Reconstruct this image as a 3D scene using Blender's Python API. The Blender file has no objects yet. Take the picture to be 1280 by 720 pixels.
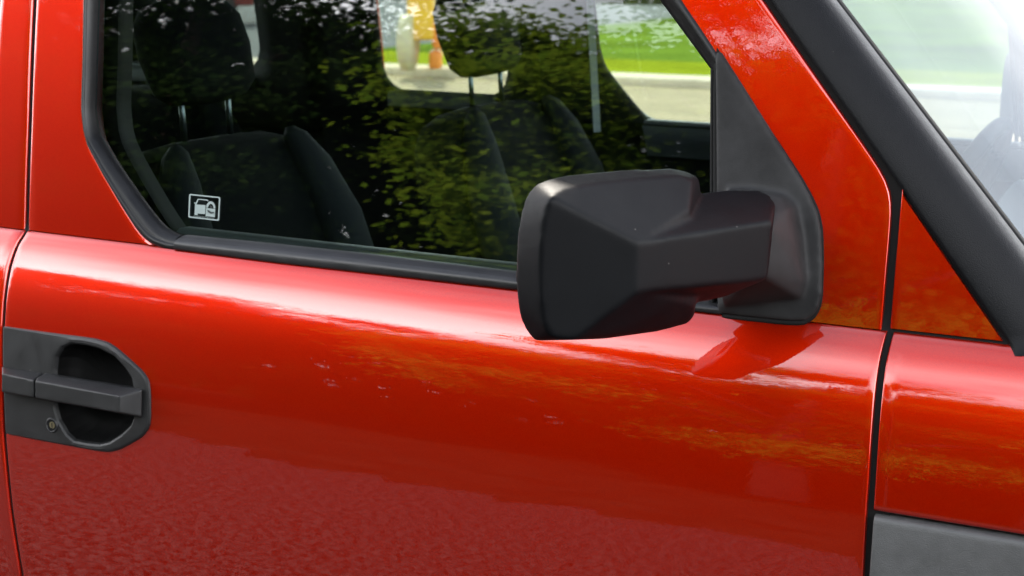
import bpy, bmesh, math, random
import numpy as np
from mathutils import Vector, Matrix

random.seed(7)
rng = np.random.default_rng(11)
scene = bpy.context.scene
col = scene.collection

# ------------------------------------------------------------------ camera
YAW, PITCH, DIST, FPX = math.radians(28), math.radians(11.8), 1.95, 2080.0
TGT = Vector((0, .10, 1.05))
FW = Vector((-math.sin(YAW) * math.cos(PITCH), math.cos(YAW) * math.cos(PITCH), -math.sin(PITCH)))
RT = Vector((math.cos(YAW), math.sin(YAW), 0))
UP = RT.cross(FW)
CAM = TGT - DIST * FW
cd = bpy.data.cameras.new('camera')
cam = bpy.data.objects.new('camera', cd); col.objects.link(cam)
cam.matrix_world = Matrix((RT, UP, -FW)).transposed().to_4x4()
cam.location = CAM
cd.sensor_width = 36; cd.lens = FPX / 1280 * 36
cd.clip_start = .05; cd.clip_end = 2000
cd.dof.use_dof = True; cd.dof.focus_distance = 1.86; cd.dof.aperture_fstop = 10.0
scene.camera = cam

# ------------------------------------------------------------------ sky, sun, exposure
SUN_EL, SUN_AZ = math.radians(46), math.radians(-35)     # azimuth measured from +y towards +x
w = bpy.data.worlds.new('World'); scene.world = w; w.use_nodes = True
nt = w.node_tree; nt.nodes.clear()
sky = nt.nodes.new('ShaderNodeTexSky'); sky.sky_type = 'NISHITA'; sky.sun_disc = False
sky.sun_elevation = SUN_EL; sky.sun_rotation = SUN_AZ; sky.dust_density = 2.0; sky.air_density = 1.0
tc = nt.nodes.new('ShaderNodeTexCoord')
no = nt.nodes.new('ShaderNodeTexNoise'); no.inputs['Scale'].default_value = 2.2; no.inputs['Detail'].default_value = 6
rm = nt.nodes.new('ShaderNodeMapRange'); rm.inputs[1].default_value = .35; rm.inputs[2].default_value = .62
rm.inputs[3].default_value = .18; rm.inputs[4].default_value = 1.0
mx = nt.nodes.new('ShaderNodeMix'); mx.data_type = 'RGBA'
mx.inputs['B'].default_value = (38, 38.3, 39, 1)
bg = nt.nodes.new('ShaderNodeBackground'); bg.inputs['Strength'].default_value = .11
ow = nt.nodes.new('ShaderNodeOutputWorld')
L = nt.links.new
L(tc.outputs['Generated'], no.inputs['Vector']); L(no.outputs['Fac'], rm.inputs[0])
sx = nt.nodes.new('ShaderNodeSeparateXYZ'); L(tc.outputs['Generated'], sx.inputs[0])
hz_ = nt.nodes.new('ShaderNodeMapRange'); hz_.inputs[1].default_value = .36; hz_.inputs[2].default_value = .80     # cloud thins towards the zenith
hz_.inputs[3].default_value = 1; hz_.inputs[4].default_value = .08; L(sx.outputs[2], hz_.inputs[0])
ml = nt.nodes.new('ShaderNodeMath'); ml.operation = 'MULTIPLY'; L(rm.outputs[0], ml.inputs[0]); L(hz_.outputs[0], ml.inputs[1])
L(ml.outputs[0], mx.inputs['Factor']); L(sky.outputs['Color'], mx.inputs['A'])
L(mx.outputs['Result'], bg.inputs['Color']); L(bg.outputs[0], ow.inputs[0])
sl = bpy.data.lights.new('sun', 'SUN'); sl.energy = 5.0; sl.angle = math.radians(2); sl.color = (1, .93, .82)
so = bpy.data.objects.new('sun', sl); col.objects.link(so)
sdir = Vector((math.sin(SUN_AZ) * math.cos(SUN_EL), math.cos(SUN_AZ) * math.cos(SUN_EL), math.sin(SUN_EL)))
so.rotation_euler = sdir.to_track_quat('Z', 'Y').to_euler(); so.location = sdir * 30
vs = scene.view_settings
vs.view_transform = 'Standard'; vs.look = 'None'; vs.gamma = 1; vs.use_curve_mapping = False; vs.exposure = 1.36
scene.render.engine = 'CYCLES'
scene.cycles.max_bounces = 10; scene.cycles.transparent_max_bounces = 24

# ------------------------------------------------------------------ materials
def mat(name):
    m = bpy.data.materials.new(name); m.use_nodes = True
    n = m.node_tree; b = n.nodes['Principled BSDF']
    return m, n, b

def simple(name, c, rough=.5, metal=0, grain=0, gscale=900, bump=.0, var=.0, vscale=8, spec=.5, coat=0):
    m, n, b = mat(name)
    b.inputs['Base Color'].default_value = (*c, 1); b.inputs['Roughness'].default_value = rough
    b.inputs['Metallic'].default_value = metal; b.inputs['Specular IOR Level'].default_value = spec
    b.inputs['Coat Weight'].default_value = coat
    t = n.nodes.new('ShaderNodeTexCoord')
    if bump:
        x = n.nodes.new('ShaderNodeTexNoise'); x.inputs['Scale'].default_value = gscale; x.inputs['Detail'].default_value = 3
        n.links.new(t.outputs['Object'], x.inputs['Vector'])
        q = n.nodes.new('ShaderNodeBump'); q.inputs['Strength'].default_value = bump; q.inputs['Distance'].default_value = .001
        n.links.new(x.outputs['Fac'], q.inputs['Height']); n.links.new(q.outputs[0], b.inputs['Normal'])
    if var:
        y = n.nodes.new('ShaderNodeTexNoise'); y.inputs['Scale'].default_value = vscale; y.inputs['Detail'].default_value = 7
        y.inputs['Roughness'].default_value = .65
        n.links.new(t.outputs['Object'], y.inputs['Vector'])
        k = n.nodes.new('ShaderNodeMix'); k.data_type = 'RGBA'
        k.inputs['A'].default_value = (*[v * (1 - var) for v in c], 1)
        k.inputs['B'].default_value = (*[min(1, v * (1 + var)) for v in c], 1)
        r = n.nodes.new('ShaderNodeMapRange'); r.inputs[1].default_value = .3 if var < .9 else .44; r.inputs[2].default_value = .7 if var < .9 else .58
        n.links.new(y.outputs['Fac'], r.inputs[0]); n.links.new(r.outputs[0], k.inputs['Factor'])
        n.links.new(k.outputs['Result'], b.inputs['Base Color'])
        r2 = n.nodes.new('ShaderNodeMapRange'); r2.inputs[1].default_value = .3; r2.inputs[2].default_value = .7
        r2.inputs[3].default_value = max(.02, rough - .07); r2.inputs[4].default_value = min(1, rough + .07)
        n.links.new(y.outputs['Fac'], r2.inputs[0]); n.links.new(r2.outputs[0], b.inputs['Roughness'])
    return m

def specks(m, scale, thr, c):
    n = m.node_tree; b = n.nodes['Principled BSDF']; t = n.nodes.new('ShaderNodeTexCoord')
    v = n.nodes.new('ShaderNodeTexVoronoi'); v.inputs['Scale'].default_value = scale; n.links.new(t.outputs['Object'], v.inputs['Vector'])
    sp = n.nodes.new('ShaderNodeSeparateColor'); n.links.new(v.outputs['Color'], sp.inputs[0])
    r = n.nodes.new('ShaderNodeMath'); r.operation = 'MULTIPLY'; r.inputs[1].default_value = thr; n.links.new(sp.outputs[0], r.inputs[0])
    p = n.nodes.new('ShaderNodeMath'); p.operation = 'POWER'; p.inputs[1].default_value = 3; n.links.new(sp.outputs[1], p.inputs[0])
    r3 = n.nodes.new('ShaderNodeMath'); r3.operation = 'MULTIPLY'; n.links.new(r.outputs[0], r3.inputs[0]); n.links.new(p.outputs[0], r3.inputs[1])
    l = n.nodes.new('ShaderNodeMath'); l.operation = 'LESS_THAN'; n.links.new(v.outputs['Distance'], l.inputs[0]); n.links.new(r3.outputs[0], l.inputs[1])
    k = n.nodes.new('ShaderNodeMix'); k.data_type = 'RGBA'; k.inputs['B'].default_value = (*c, 1)
    src = b.inputs['Base Color'].links[0].from_socket if b.inputs['Base Color'].links else None
    if src: n.links.new(src, k.inputs['A'])
    else: k.inputs['A'].default_value = b.inputs['Base Color'].default_value
    n.links.new(l.outputs[0], k.inputs['Factor']); n.links.new(k.outputs['Result'], b.inputs['Base Color'])

def paint_mat():
    m, n, b = mat('red_paint')
    t = n.nodes.new('ShaderNodeTexCoord')
    fl = n.nodes.new('ShaderNodeTexVoronoi'); fl.inputs['Scale'].default_value = 2600
    n.links.new(t.outputs['Object'], fl.inputs['Vector'])
    k = n.nodes.new('ShaderNodeMix'); k.data_type = 'RGBA'
    k.inputs['A'].default_value = (.35, .0045, .0002, 1); k.inputs['B'].default_value = (.46, .0145, .0003, 1)
    sp = n.nodes.new('ShaderNodeSeparateColor'); n.links.new(fl.outputs['Color'], sp.inputs[0])
    n.links.new(sp.outputs[0], k.inputs['Factor']); n.links.new(k.outputs['Result'], b.inputs['Base Color'])
    b.inputs['Metallic'].default_value = .78; b.inputs['Roughness'].default_value = .40; b.inputs['Specular IOR Level'].default_value = .0
    b.inputs['Coat Weight'].default_value = 1; b.inputs['Coat IOR'].default_value = 1.75
    b.inputs['Coat Roughness'].default_value = .004
    # very faint orange peel on the clear coat
    x = n.nodes.new('ShaderNodeTexNoise'); x.inputs['Scale'].default_value = 260; x.inputs['Detail'].default_value = 1
    n.links.new(t.outputs['Object'], x.inputs['Vector'])
    q = n.nodes.new('ShaderNodeBump'); q.inputs['Strength'].default_value = .012; q.inputs['Distance'].default_value = .001
    n.links.new(x.outputs['Fac'], q.inputs['Height']); n.links.new(q.outputs[0], b.inputs['Coat Normal'])
    return m

def glass_mat(name, tint, boost=1.7, haze=0.0):
    m = bpy.data.materials.new(name); m.use_nodes = True; n = m.node_tree; n.nodes.clear()
    o = n.nodes.new('ShaderNodeOutputMaterial'); s = n.nodes.new('ShaderNodeMixShader')
    tr = n.nodes.new('ShaderNodeBsdfTransparent'); tr.inputs[0].default_value = (*tint, 1)
    g = n.nodes.new('ShaderNodeBsdfGlossy'); g.inputs['Roughness'].default_value = 0.0
    f = n.nodes.new('ShaderNodeFresnel'); f.inputs[0].default_value = 1.52
    mu = n.nodes.new('ShaderNodeMath'); mu.operation = 'MULTIPLY'; mu.inputs[1].default_value = boost; mu.use_clamp = True
    n.links.new(f.outputs[0], mu.inputs[0]); n.links.new(mu.outputs[0], s.inputs[0])
    if haze:
        d = n.nodes.new('ShaderNodeBsdfDiffuse'); d.inputs[0].default_value = (.5, .57, .63, 1)  # pale bluish veil painted in for the glare on the windshield
        h = n.nodes.new('ShaderNodeMixShader'); h.inputs[0].default_value = haze
        tcx = n.nodes.new('ShaderNodeTexCoord'); nz = n.nodes.new('ShaderNodeTexNoise'); nz.inputs['Scale'].default_value = 6
        nz.inputs['Detail'].default_value = 8
        n.links.new(tcx.outputs['Object'], nz.inputs['Vector'])
        mr = n.nodes.new('ShaderNodeMapRange'); mr.inputs[3].default_value = haze * .5; mr.inputs[4].default_value = haze * 1.6
        n.links.new(nz.outputs['Fac'], mr.inputs[0]); n.links.new(mr.outputs[0], h.inputs[0])
        n.links.new(tr.outputs[0], h.inputs[1]); n.links.new(d.outputs[0], h.inputs[2]); n.links.new(h.outputs[0], s.inputs[1])
    else:
        n.links.new(tr.outputs[0], s.inputs[1])
    n.links.new(g.outputs[0], s.inputs[2]); n.links.new(s.outputs[0], o.inputs[0])
    return m

def leaf_mat(name, a, b_):
    m = bpy.data.materials.new(name); m.use_nodes = True; n = m.node_tree; n.nodes.clear()
    o = n.nodes.new('ShaderNodeOutputMaterial'); s = n.nodes.new('ShaderNodeMixShader'); s.inputs[0].default_value = .35
    d = n.nodes.new('ShaderNodeBsdfDiffuse'); t = n.nodes.new('ShaderNodeBsdfTranslucent')
    g = n.nodes.new('ShaderNodeNewGeometry'); k = n.nodes.new('ShaderNodeMix'); k.data_type = 'RGBA'
    k.inputs['A'].default_value = (*a, 1); k.inputs['B'].default_value = (*b_, 1)
    n.links.new(g.outputs['Random Per Island'], k.inputs['Factor'])
    for q in (d, t): n.links.new(k.outputs['Result'], q.inputs[0])
    n.links.new(d.outputs[0], s.inputs[1]); n.links.new(t.outputs[0], s.inputs[2]); n.links.new(s.outputs[0], o.inputs[0])
    return m

SP = .12
M = dict(
    paint=paint_mat(),
    plastic=simple('mirror_plastic', (.0018, .0022, .0029), .5, spec=SP, bump=.25, gscale=1400, var=.12, vscale=30),
    sail=simple('sail_plastic', (.02, .02, .0205), .5, spec=SP, bump=.2, gscale=1400, var=.35, vscale=18),
    handle=simple('handle_plastic', (.011, .0112, .0116), .42, spec=.32, bump=.3, gscale=1200, var=.3, vscale=25),
    pocket=simple('pocket_plastic', (.002, .002, .002), .6, spec=.1, bump=.3, gscale=1200),
    pillar=simple('pillar_plastic', (.005, .0052, .006), .38, spec=SP, bump=.45, gscale=900, var=.1, vscale=40),
    clad=simple('cladding_plastic', (.055, .056, .056), .55, bump=.4, gscale=800, var=.15, vscale=60),
    rubber=simple('rubber', (.0035, .0035, .0038), .36, spec=.3, bump=.1, gscale=500, var=.4, vscale=30),
    seal=simple('black_seal', (.004, .004, .004), .8, spec=.2),
    molding=simple('belt_molding', (.012, .012, .013), .36, spec=.4, bump=.06, gscale=600, var=.15, vscale=40),
    fabric=simple('seat_fabric', (.004, .0048, .0048), .9, spec=.08, bump=.5, gscale=500, var=.2, vscale=30),
    fabric_lit=simple('seat_bolster_lit', (.010, .0125, .0135), .8, spec=.15, bump=.5, gscale=500),  # paler than the seat: streak of light on its edges put into the colour
    interior=simple('interior_plastic', (.0055, .006, .0064), .6, spec=.2, bump=.3, gscale=400),
    trim_in=simple('interior_sill_plastic', (.07, .08, .085), .5, bump=.3, gscale=400),
    headliner=simple('headliner', (.10, .10, .095), .9),
    chrome=simple('steel', (.16, .19, .19), .3, metal=1),
    brass=simple('lock_metal', (.5, .48, .3), .3, metal=1),
    mirrorg=simple('mirror_glass', (.85, .87, .88), .02, metal=1),
    webbing=simple('belt_webbing', (.25, .29, .28), .7),
    glass=glass_mat('window_glass', (.60, .68, .65), 2.3),
    glass2=glass_mat('windshield_glass', (.43, .51, .56), .8, .2),
    sticker=simple('sticker_white', (.22, .27, .26), .6),
    sticker_bg=simple('sticker_dark', (.012, .02, .02), .5),
    tyre=simple('tyre_rubber', (.02, .02, .02), .8),
    wheel=simple('wheel_metal', (.4, .4, .4), .35, metal=.9),
    asphalt=simple('asphalt', (.042, .037, .037), .95, bump=.6, gscale=160, var=.97, vscale=38, spec=.05),
    road=simple('road_asphalt', (.13, .13, .13), .95, spec=.05, var=.3, vscale=3),
    tan=simple('tan_pavement', (.34, .27, .18), .95, spec=.05, var=.2, vscale=2),
    concrete=simple('kerb_concrete', (.6, .5, .38), .9, spec=.1, var=.15, vscale=4),
    grass=simple('lawn', (.10, .15, .02), .95, spec=.0, var=.5, vscale=.35),
    verge=simple('verge', (.016, .017, .010), .95, spec=0, var=.5, vscale=3),
    sunny=simple('sunlit_grass', (.20, .23, .015), .95, spec=0, var=.25, vscale=1.5),  # lighter, yellower tone stands for sunlit grass by the kerb
    bark=simple('bark', (.07, .05, .035), .95, var=.4, vscale=12, bump=.8, gscale=40),
    leafA=leaf_mat('leaf_sunlit', (.085, .15, .011), (.14, .19, .013)),  # brighter leaf colour painted in for foliage in the sun
    leafB=leaf_mat('leaf_shaded', (.010, .024, .006), (.026, .045, .010)),  # darker leaf colour painted in for foliage in shade
    yellow=simple('yellow_paint', (.75, .42, .03), .4),
    pale=simple('pale_rubber', (.55, .47, .32), .6),
    orange=simple('orange_paint', (.75, .22, .03), .4),
    maroon=simple('maroon_paint', (.14, .02, .018), .3, coat=.8),
    carglass=simple('dark_car_glass', (.03, .035, .04), .08),
    signal=simple('paint_white', (.75, .75, .72), .5),
)

for nm_ in ('plastic', 'handle', 'pillar', 'sail'): specks(M[nm_], 75, .10, (.09, .085, .08))

# ------------------------------------------------------------------ helpers
def link(name, me, m=None, parent=None, smooth=True):
    o = bpy.data.objects.new(name, me); col.objects.link(o)
    if m: me.materials.append(M[m] if isinstance(m, str) else m)
    if smooth: me.polygons.foreach_set('use_smooth', [True] * len(me.polygons))
    if parent: o.parent = parent
    return o

def mesh(name, V, F):
    me = bpy.data.meshes.new(name); me.from_pydata([tuple(v) for v in V], [], F); me.update()
    bm = bmesh.new(); bm.from_mesh(me); bmesh.ops.recalc_face_normals(bm, faces=bm.faces); bm.to_mesh(me); bm.free()
    return me

def tag(o, label, cat=None, group=None, kind=None):
    if label: o['label'] = label
    if cat: o['category'] = cat
    if group: o['group'] = group
    if kind: o['kind'] = kind
    return o

def ray(px, py): return FW + RT * ((px - 640) / FPX) - UP * ((py - 360) / FPX)
def on_y(px, py, y):
    v = ray(px, py); return CAM + v * ((y - CAM.y) / v.y)
def on_z(px, py, z):
    v = ray(px, py); return CAM + v * ((z - CAM.z) / v.z)

# the body side: y as a function of x and height h above the belt crease
TILT = [(.02, 46), (0, 44), (-.012, 37), (-.03, 29), (-.05, 21), (-.075, 15.5), (-.10, 12), (-.15, 8.3), (-.2, 6), (-.25, 4.6),
        (-.3, 3.2), (-.36, 1.6), (-.43, 0), (-.55, -2.5), (-.7, -6)]
_h = np.linspace(0, -.7, 701)
_t = np.interp(-_h, [-a for a, b in TILT], [b for a, b in TILT])
_y = np.concatenate([[0], np.cumsum(-np.tan(np.radians(_t[:-1])) * .001)])
YCREASE = .10
YMAX = YCREASE + _y.min()
YC = YMAX + .90                      # centre plane of the car
def zc(x): return 1.050 - .008 * x
def Yh(x, h):
    q = .010 * (x + .2) ** 2 + (.10 * max(0, x - .75) ** 2)
    if h >= 0: return YCREASE + .0015 + q + h * math.tan(math.radians(7.5)) + .10 * h * h
    return YCREASE + q + float(np.interp(-h, -_h, _y))
def S(x, h, off=0.0): return Vector((x, Yh(x, h) + off, zc(x) + h))
def side(px, py, off=0.0):
    y = .08
    for _ in range(14):
        p = on_y(px, py, y); y = Yh(p.x, p.z - zc(p.x)) + off
    return p.x, p.z - zc(p.x)        # (x, h)
def sides(lst, off=0.0): return [side(a, b, off) for a, b in lst]

def curve_h(pts):
    """x as a function of h through (x,h) points"""
    pts = sorted(pts, key=lambda p: p[1]); hs = [p[1] for p in pts]; xs = [p[0] for p in pts]
    def f(h):
        if h < hs[0]: return xs[0] + (xs[1] - xs[0]) / (hs[1] - hs[0] + 1e-9) * (h - hs[0]) * 0
        if h > hs[-1]: return xs[-1] + (xs[-1] - xs[-2]) / (hs[-1] - hs[-2] + 1e-9) * (h - hs[-1])
        return float(np.interp(h, hs, xs))
    return f

def edge_params(Lg, r0, r1, n):
    a = [0, .03, .12, .3, .6, 1.0]
    s = set()
    lo, hi = 0.0, Lg
    if r0: s |= {x * r0 for x in a}; lo = r0
    if r1: s |= {Lg - x * r1 for x in a}; hi = Lg - r1
    s |= set(np.linspace(lo, hi, n))
    out = []
    for v in sorted(s):
        if not out or v - out[-1] > 1e-6: out.append(v)
    return out
def roll(d, r):
    if not r or d >= r: return 0
    e = r - max(d, 0); return r - math.sqrt(max(0, r * r - e * e))

def panel(name, h0, h1, xl, xr, rl=0, rr=0, rt=0, rb=0, nx=30, nh=30, off=0, skirt=(1, 1, 1, 1), hole=None, depth=.03, m='paint', parent=None):
    """curved sheet on the body side between two heights and two edge curves, its edges rolled in"""
    hs = edge_params(h0 - h1, rt, rb, nh)
    rows = []
    for dh in hs:
        h = h0 - dh
        a, b = xl(h), xr(h)
        W = b - a
        us = edge_params(1.0, 0, 0, 2)
        # same number of columns in each row
        ts = [0, .03, .12, .3, .6, 1.0]
        cols = []
        if rl: cols += [t * rl for t in ts]
        else: cols += [0]
        cols += list(np.linspace(rl, W - rr, nx + 2)[1:-1])
        if rr: cols += [W - t * rr for t in reversed(ts)]
        else: cols += [W]
        row = []
        for c in cols:
            o = off + roll(c, rl) + roll(W - c, rr) + roll(dh, rt) + roll(h0 - h1 - dh, rb)
            row.append(S(a + c, h, o))
        rows.append(row)
    P = rows
    if skirt[2]: P = [[v + Vector((0, depth, 0)) for v in P[0]]] + P
    if skirt[3]: P = P + [[v + Vector((0, depth, 0)) for v in P[-1]]]
    if skirt[0]: P = [[r[0] + Vector((0, depth, 0))] + r for r in P]
    if skirt[1]: P = [r + [r[-1] + Vector((0, depth, 0))] for r in P]
    nr, nc = len(P), len(P[0])
    V = [v for r in P for v in r]; F = []
    for i in range(nr - 1):
        for j in range(nc - 1):
            f = (i * nc + j, i * nc + j + 1, (i + 1) * nc + j + 1, (i + 1) * nc + j)
            if hole:
                c = sum((V[k] for k in f), Vector()) / 4
                if hole(c.x, c.z): continue
            F.append(f)
    return V, F

def joinVF(parts):
    V, F = [], []
    for v, f in parts:
        k = len(V); V += v; F += [tuple(i + k for i in q) for q in f]
    return V, F

def orient(me, d=Vector((0, -1, 0))):
    bm = bmesh.new(); bm.from_mesh(me)
    s = sum((f.normal.dot(d) * f.calc_area() for f in bm.faces))
    if s < 0: bmesh.ops.reverse_faces(bm, faces=bm.faces)
    bm.to_mesh(me); bm.free()

def gridVF(P, closed=False):
    nr, nc = len(P), len(P[0]); V = [v for r in P for v in r]; F = []
    for i in range(nr - 1):
        for j in range(nc - (0 if closed else 1)):
            F.append((i * nc + j, i * nc + (j + 1) % nc, (i + 1) * nc + (j + 1) % nc, (i + 1) * nc + j))
    return V, F

def resample(pts, n):
    p = np.array([tuple(q) for q in pts], float); d = np.r_[0, np.cumsum(np.linalg.norm(np.diff(p, axis=0), axis=1))]
    t = np.linspace(0, d[-1], n)
    return [tuple(np.interp(v, d, p[:, k]) for k in range(p.shape[1])) for v in t]

def smooth_poly(pts, it=2, closed=True):
    """Chaikin corner cutting"""
    for _ in range(it):
        q = []; n = len(pts)
        for i in range(n if closed else n - 1):
            a, b = pts[i], pts[(i + 1) % n]
            q.append(tuple(.8 * x + .2 * y for x, y in zip(a, b))); q.append(tuple(.2 * x + .8 * y for x, y in zip(a, b)))
        if not closed: q = [pts[0]] + q + [pts[-1]]
        pts = q
    return pts

def polar(loop, c, n):
    """resample a star-shaped closed loop at n equal angles round c"""
    out = []
    L2 = loop + [loop[0]]
    for k in range(n):
        t = 2 * math.pi * k / n; dx, dz = math.cos(t), math.sin(t); best = None
        for (x0, z0), (x1, z1) in zip(L2, L2[1:]):
            ex, ez = x1 - x0, z1 - z0
            den = dx * ez - dz * ex
            if abs(den) < 1e-12: continue
            wx, wz = x0 - c[0], z0 - c[1]
            s = (wx * ez - wz * ex) / den; u = (wx * dz - wz * dx) / den
            if s > 0 and -1e-9 <= u <= 1 + 1e-9 and (best is None or s > best): best = s
        out.append((c[0] + dx * best, c[1] + dz * best))
    return out

def band(name, outer, inner, prof, n, m, parent, closed=False, caps=True):
    """strip between two (x,h) curves; prof = list of (t across, offset inward)"""
    if not closed: outer = resample(outer, n); inner = resample(inner, n)
    P = []
    for (a, b), (c, d) in zip(outer, inner):
        P.append([S(a + (c - a) * t, b + (d - b) * t, o) for t, o in prof])
    if closed: P.append(P[0])
    V, F = gridVF(P)
    me = mesh(name, V, F); orient(me)
    return link(name, me, m, parent)

def hull_obj(name, hulls, m, parent, voxel=.0025, it=6, fac=.5):
    """union of convex bodies, melted together with small fillets"""
    bm = bmesh.new()
    for pts in hulls:
        vs_ = [bm.verts.new(p) for p in pts]
        r = bmesh.ops.convex_hull(bm, input=vs_)
        dead = [g for g in r['geom_interior'] if isinstance(g, bmesh.types.BMVert)]
        if dead: bmesh.ops.delete(bm, geom=list(set(dead)), context='VERTS')
    bmesh.ops.recalc_face_normals(bm, faces=bm.faces)
    me = bpy.data.meshes.new(name); bm.to_mesh(me); bm.free()
    o = link(name, me, m, parent)
    md = o.modifiers.new('remesh', 'REMESH'); md.mode = 'VOXEL'; md.voxel_size = voxel; md.use_smooth_shade = True
    sm = o.modifiers.new('smooth', 'SMOOTH'); sm.iterations = it; sm.factor = fac
    dg = bpy.context.evaluated_depsgraph_get(); ev = o.evaluated_get(dg)
    nm = bpy.data.meshes.new_from_object(ev); o.modifiers.clear(); o.data = nm
    nm.polygons.foreach_set('use_smooth', [True] * len(nm.polygons))
    return o

def loft(name, secs, m, parent, caps=True):
    V, F = gridVF(secs, closed=True); nc = len(secs[0])
    if caps: F.append(tuple(range(nc))); F.append(tuple(range((len(secs) - 1) * nc, len(secs) * nc)))
    return link(name, mesh(name, V, F), m, parent)

def sq_section(c, u, v, a, b, e=3.5, n=32):
    out = []
    for k in range(n):
        t = 2 * math.pi * k / n; ct, st = math.cos(t), math.sin(t)
        out.append(Vector(c) + Vector(u) * a * math.copysign(abs(ct) ** (2 / e), ct) + Vector(v) * b * math.copysign(abs(st) ** (2 / e), st))
    return out

def tube(pts, r, n=10):
    pts = [Vector(p) for p in pts]; secs = []
    for i, p in enumerate(pts):
        d = (pts[min(i + 1, len(pts) - 1)] - pts[max(i - 1, 0)]).normalized()
        a = d.orthogonal().normalized(); b = d.cross(a)
        rr = r[i] if isinstance(r, (list, tuple)) else r
        secs.append([p + (a * math.cos(2 * math.pi * k / n) + b * math.sin(2 * math.pi * k / n)) * rr for k in range(n)])
    V, F = gridVF(secs, closed=True); F.append(tuple(range(n))); F.append(tuple(range((len(pts) - 1) * n, len(pts) * n)))
    return V, F

def boxVF(x0, x1, y0, y1, z0, z1):
    V = [Vector((x, y, z)) for x in (x0, x1) for y in (y0, y1) for z in (z0, z1)]
    return V, [(0, 1, 3, 2), (4, 6, 7, 5), (0, 4, 5, 1), (2, 3, 7, 6), (0, 2, 6, 4), (1, 5, 7, 3)]

def bevel(o, wdt, seg=2):
    b = o.modifiers.new('bevel', 'BEVEL'); b.width = wdt; b.segments = seg; b.limit_method = 'ANGLE'
    return o

# ------------------------------------------------------------------ ground
def sheet(name, x0, x1, y0, y1, z, m, kind='structure', n=1):
    xs = np.linspace(x0, x1, n + 1); ys = np.linspace(y0, y1, n + 1)
    o = link(name, mesh(name, *gridVF([[Vector((x, y, z)) for x in xs] for y in ys])), m, None, False)
    o['kind'] = kind; return o
sheet('ground', -300, 300, -300, 300, -.012, 'verge')
xs = np.r_[np.linspace(-60, -9, 40), np.linspace(-8.9, 6, 220), np.linspace(6.2, 60, 40)]
er = np.random.default_rng(3); ej = np.convolve(er.normal(0, .16, len(xs)), [.25, .5, .25], 'same') + .12 * np.sin(xs * 1.7)
lot = link('parking_lot', mesh('parking_lot', *gridVF([[Vector((x, 8.2, 0)) for x in xs], [Vector((x, -4.1 + e, 0)) for x, e in zip(xs, ej)]])), 'asphalt', None, False); lot['kind'] = 'structure'
sheet('tan_pavement', -60, 60, 8.2, 14.0, .004, 'tan')
sheet('road', -60, -11.4, 14.0, 34, 0, 'road')
sheet('lawn', -11.0, 60, 14.5, 90, .06, 'grass')
sheet('grass_strip', -11.0, 60, 14.52, 16.6, .065, 'sunny')
V, F = boxVF(-11.2, 60, 14.0, 14.5, -.02, .09)
kb = link('kerb', mesh('kerb', V, F), 'concrete', None, False); kb['kind'] = 'structure'; bevel(kb, .03)

# ------------------------------------------------------------------ the car
car = bpy.data.objects.new('car', None); col.objects.link(car)
tag(car, 'red and grey boxy car parked with its front door and wing mirror towards us', 'car')
mirrored = []         # parts that the far side repeats

# --- curves traced on the body side
shutL = curve_h(sides([(42, 0), (36, 150), (32, 285), (30, 292), (21, 306), (12, 332), (5, 375), (3, 407), (3, 480), (5, 550), (14, 642), (26, 717)]))
shutR_low = curve_h(smooth_poly(sides([(1112, 416), (1107.5, 432), (1103, 452), (1096, 511), (1090, 600), (1087, 640), (1083, 720)]), 3, False))
pilL = sides([(962, 0), (1038, 110), (1115, 219), (1261, 433)])
def lin(p, q, h): return p[0] + (q[0] - p[0]) * (h - p[1]) / (q[1] - p[1])
def pil_x(h):
    if h > pilL[2][1]: return lin(pilL[2], pilL[0], h)
    return lin(pilL[2], pilL[3], h)
xs_v = side(1117, 240)[0]
HT = .56                              # top of the windows above the crease
def shutR_up(h):                      # right edge of the door frame: vertical, then along the pillar
    a = xs_v; b = pil_x(h) - .008
    k = 120.0                         # soft minimum
    return -math.log(math.exp(-k * a * 1) + math.exp(-k * b)) / k if True else min(a, b)

trim_out = sides([(105, 0), (104, 70), (102, 137), (105, 165), (110, 183), (129, 219), (151, 257), (168, 284), (179, 298), (188, 305), (197, 309), (206, 311), (217, 312)])
trim_in = sides([(122, 0), (120, 70), (118, 137), (120, 155), (124, 170), (139, 195), (156, 220), (176, 248), (197, 275), (206, 284), (215, 289), (221, 292), (228, 294)], .017)
top_out = (trim_out[0][0] - .012, HT + .02); top_in = (trim_in[0][0] - .012, HT)
trim_out = [top_out] + trim_out; trim_in = [top_in] + trim_in
bot_out = sides([(217, 312), (348, 329), (500, 346), (645, 362.5), (780, 379), (904, 393.3)])
bot_in = sides([(228, 294.5), (348, 306.5), (449, 317.5), (645, 341), (780, 362), (904, 377.8)], .010)
win_left = curve_h([(a + .004, b) for a, b in trim_out])
# pillar-side trim of the window
pt_in = sides([(824, 0), (858, 46), (892, 92)], .012); pt_out = sides([(853, 0), (880, 40), (906, 80)])
def ext(p, q, h): return (lin(p, q, h), h)
pt_in = [ext(pt_in[2], pt_in[0], HT)] + pt_in; pt_out = [ext(pt_out[2], pt_out[0], HT + .02)] + pt_out
sail_edge = sides([(899, 62), (922, 100), (945, 137), (975, 181), (1000, 222), (1012, 244), (1022, 266), (1027, 290), (1028, 367)], 0)
fr_left = curve_h([(pt_out[0][0] - .004, pt_out[0][1]), (pt_out[1][0] - .004, pt_out[1][1])] + [(a - .012, b) for a, b in sail_edge[1:]] + [(side(1000, 392)[0], -.001)])

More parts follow.
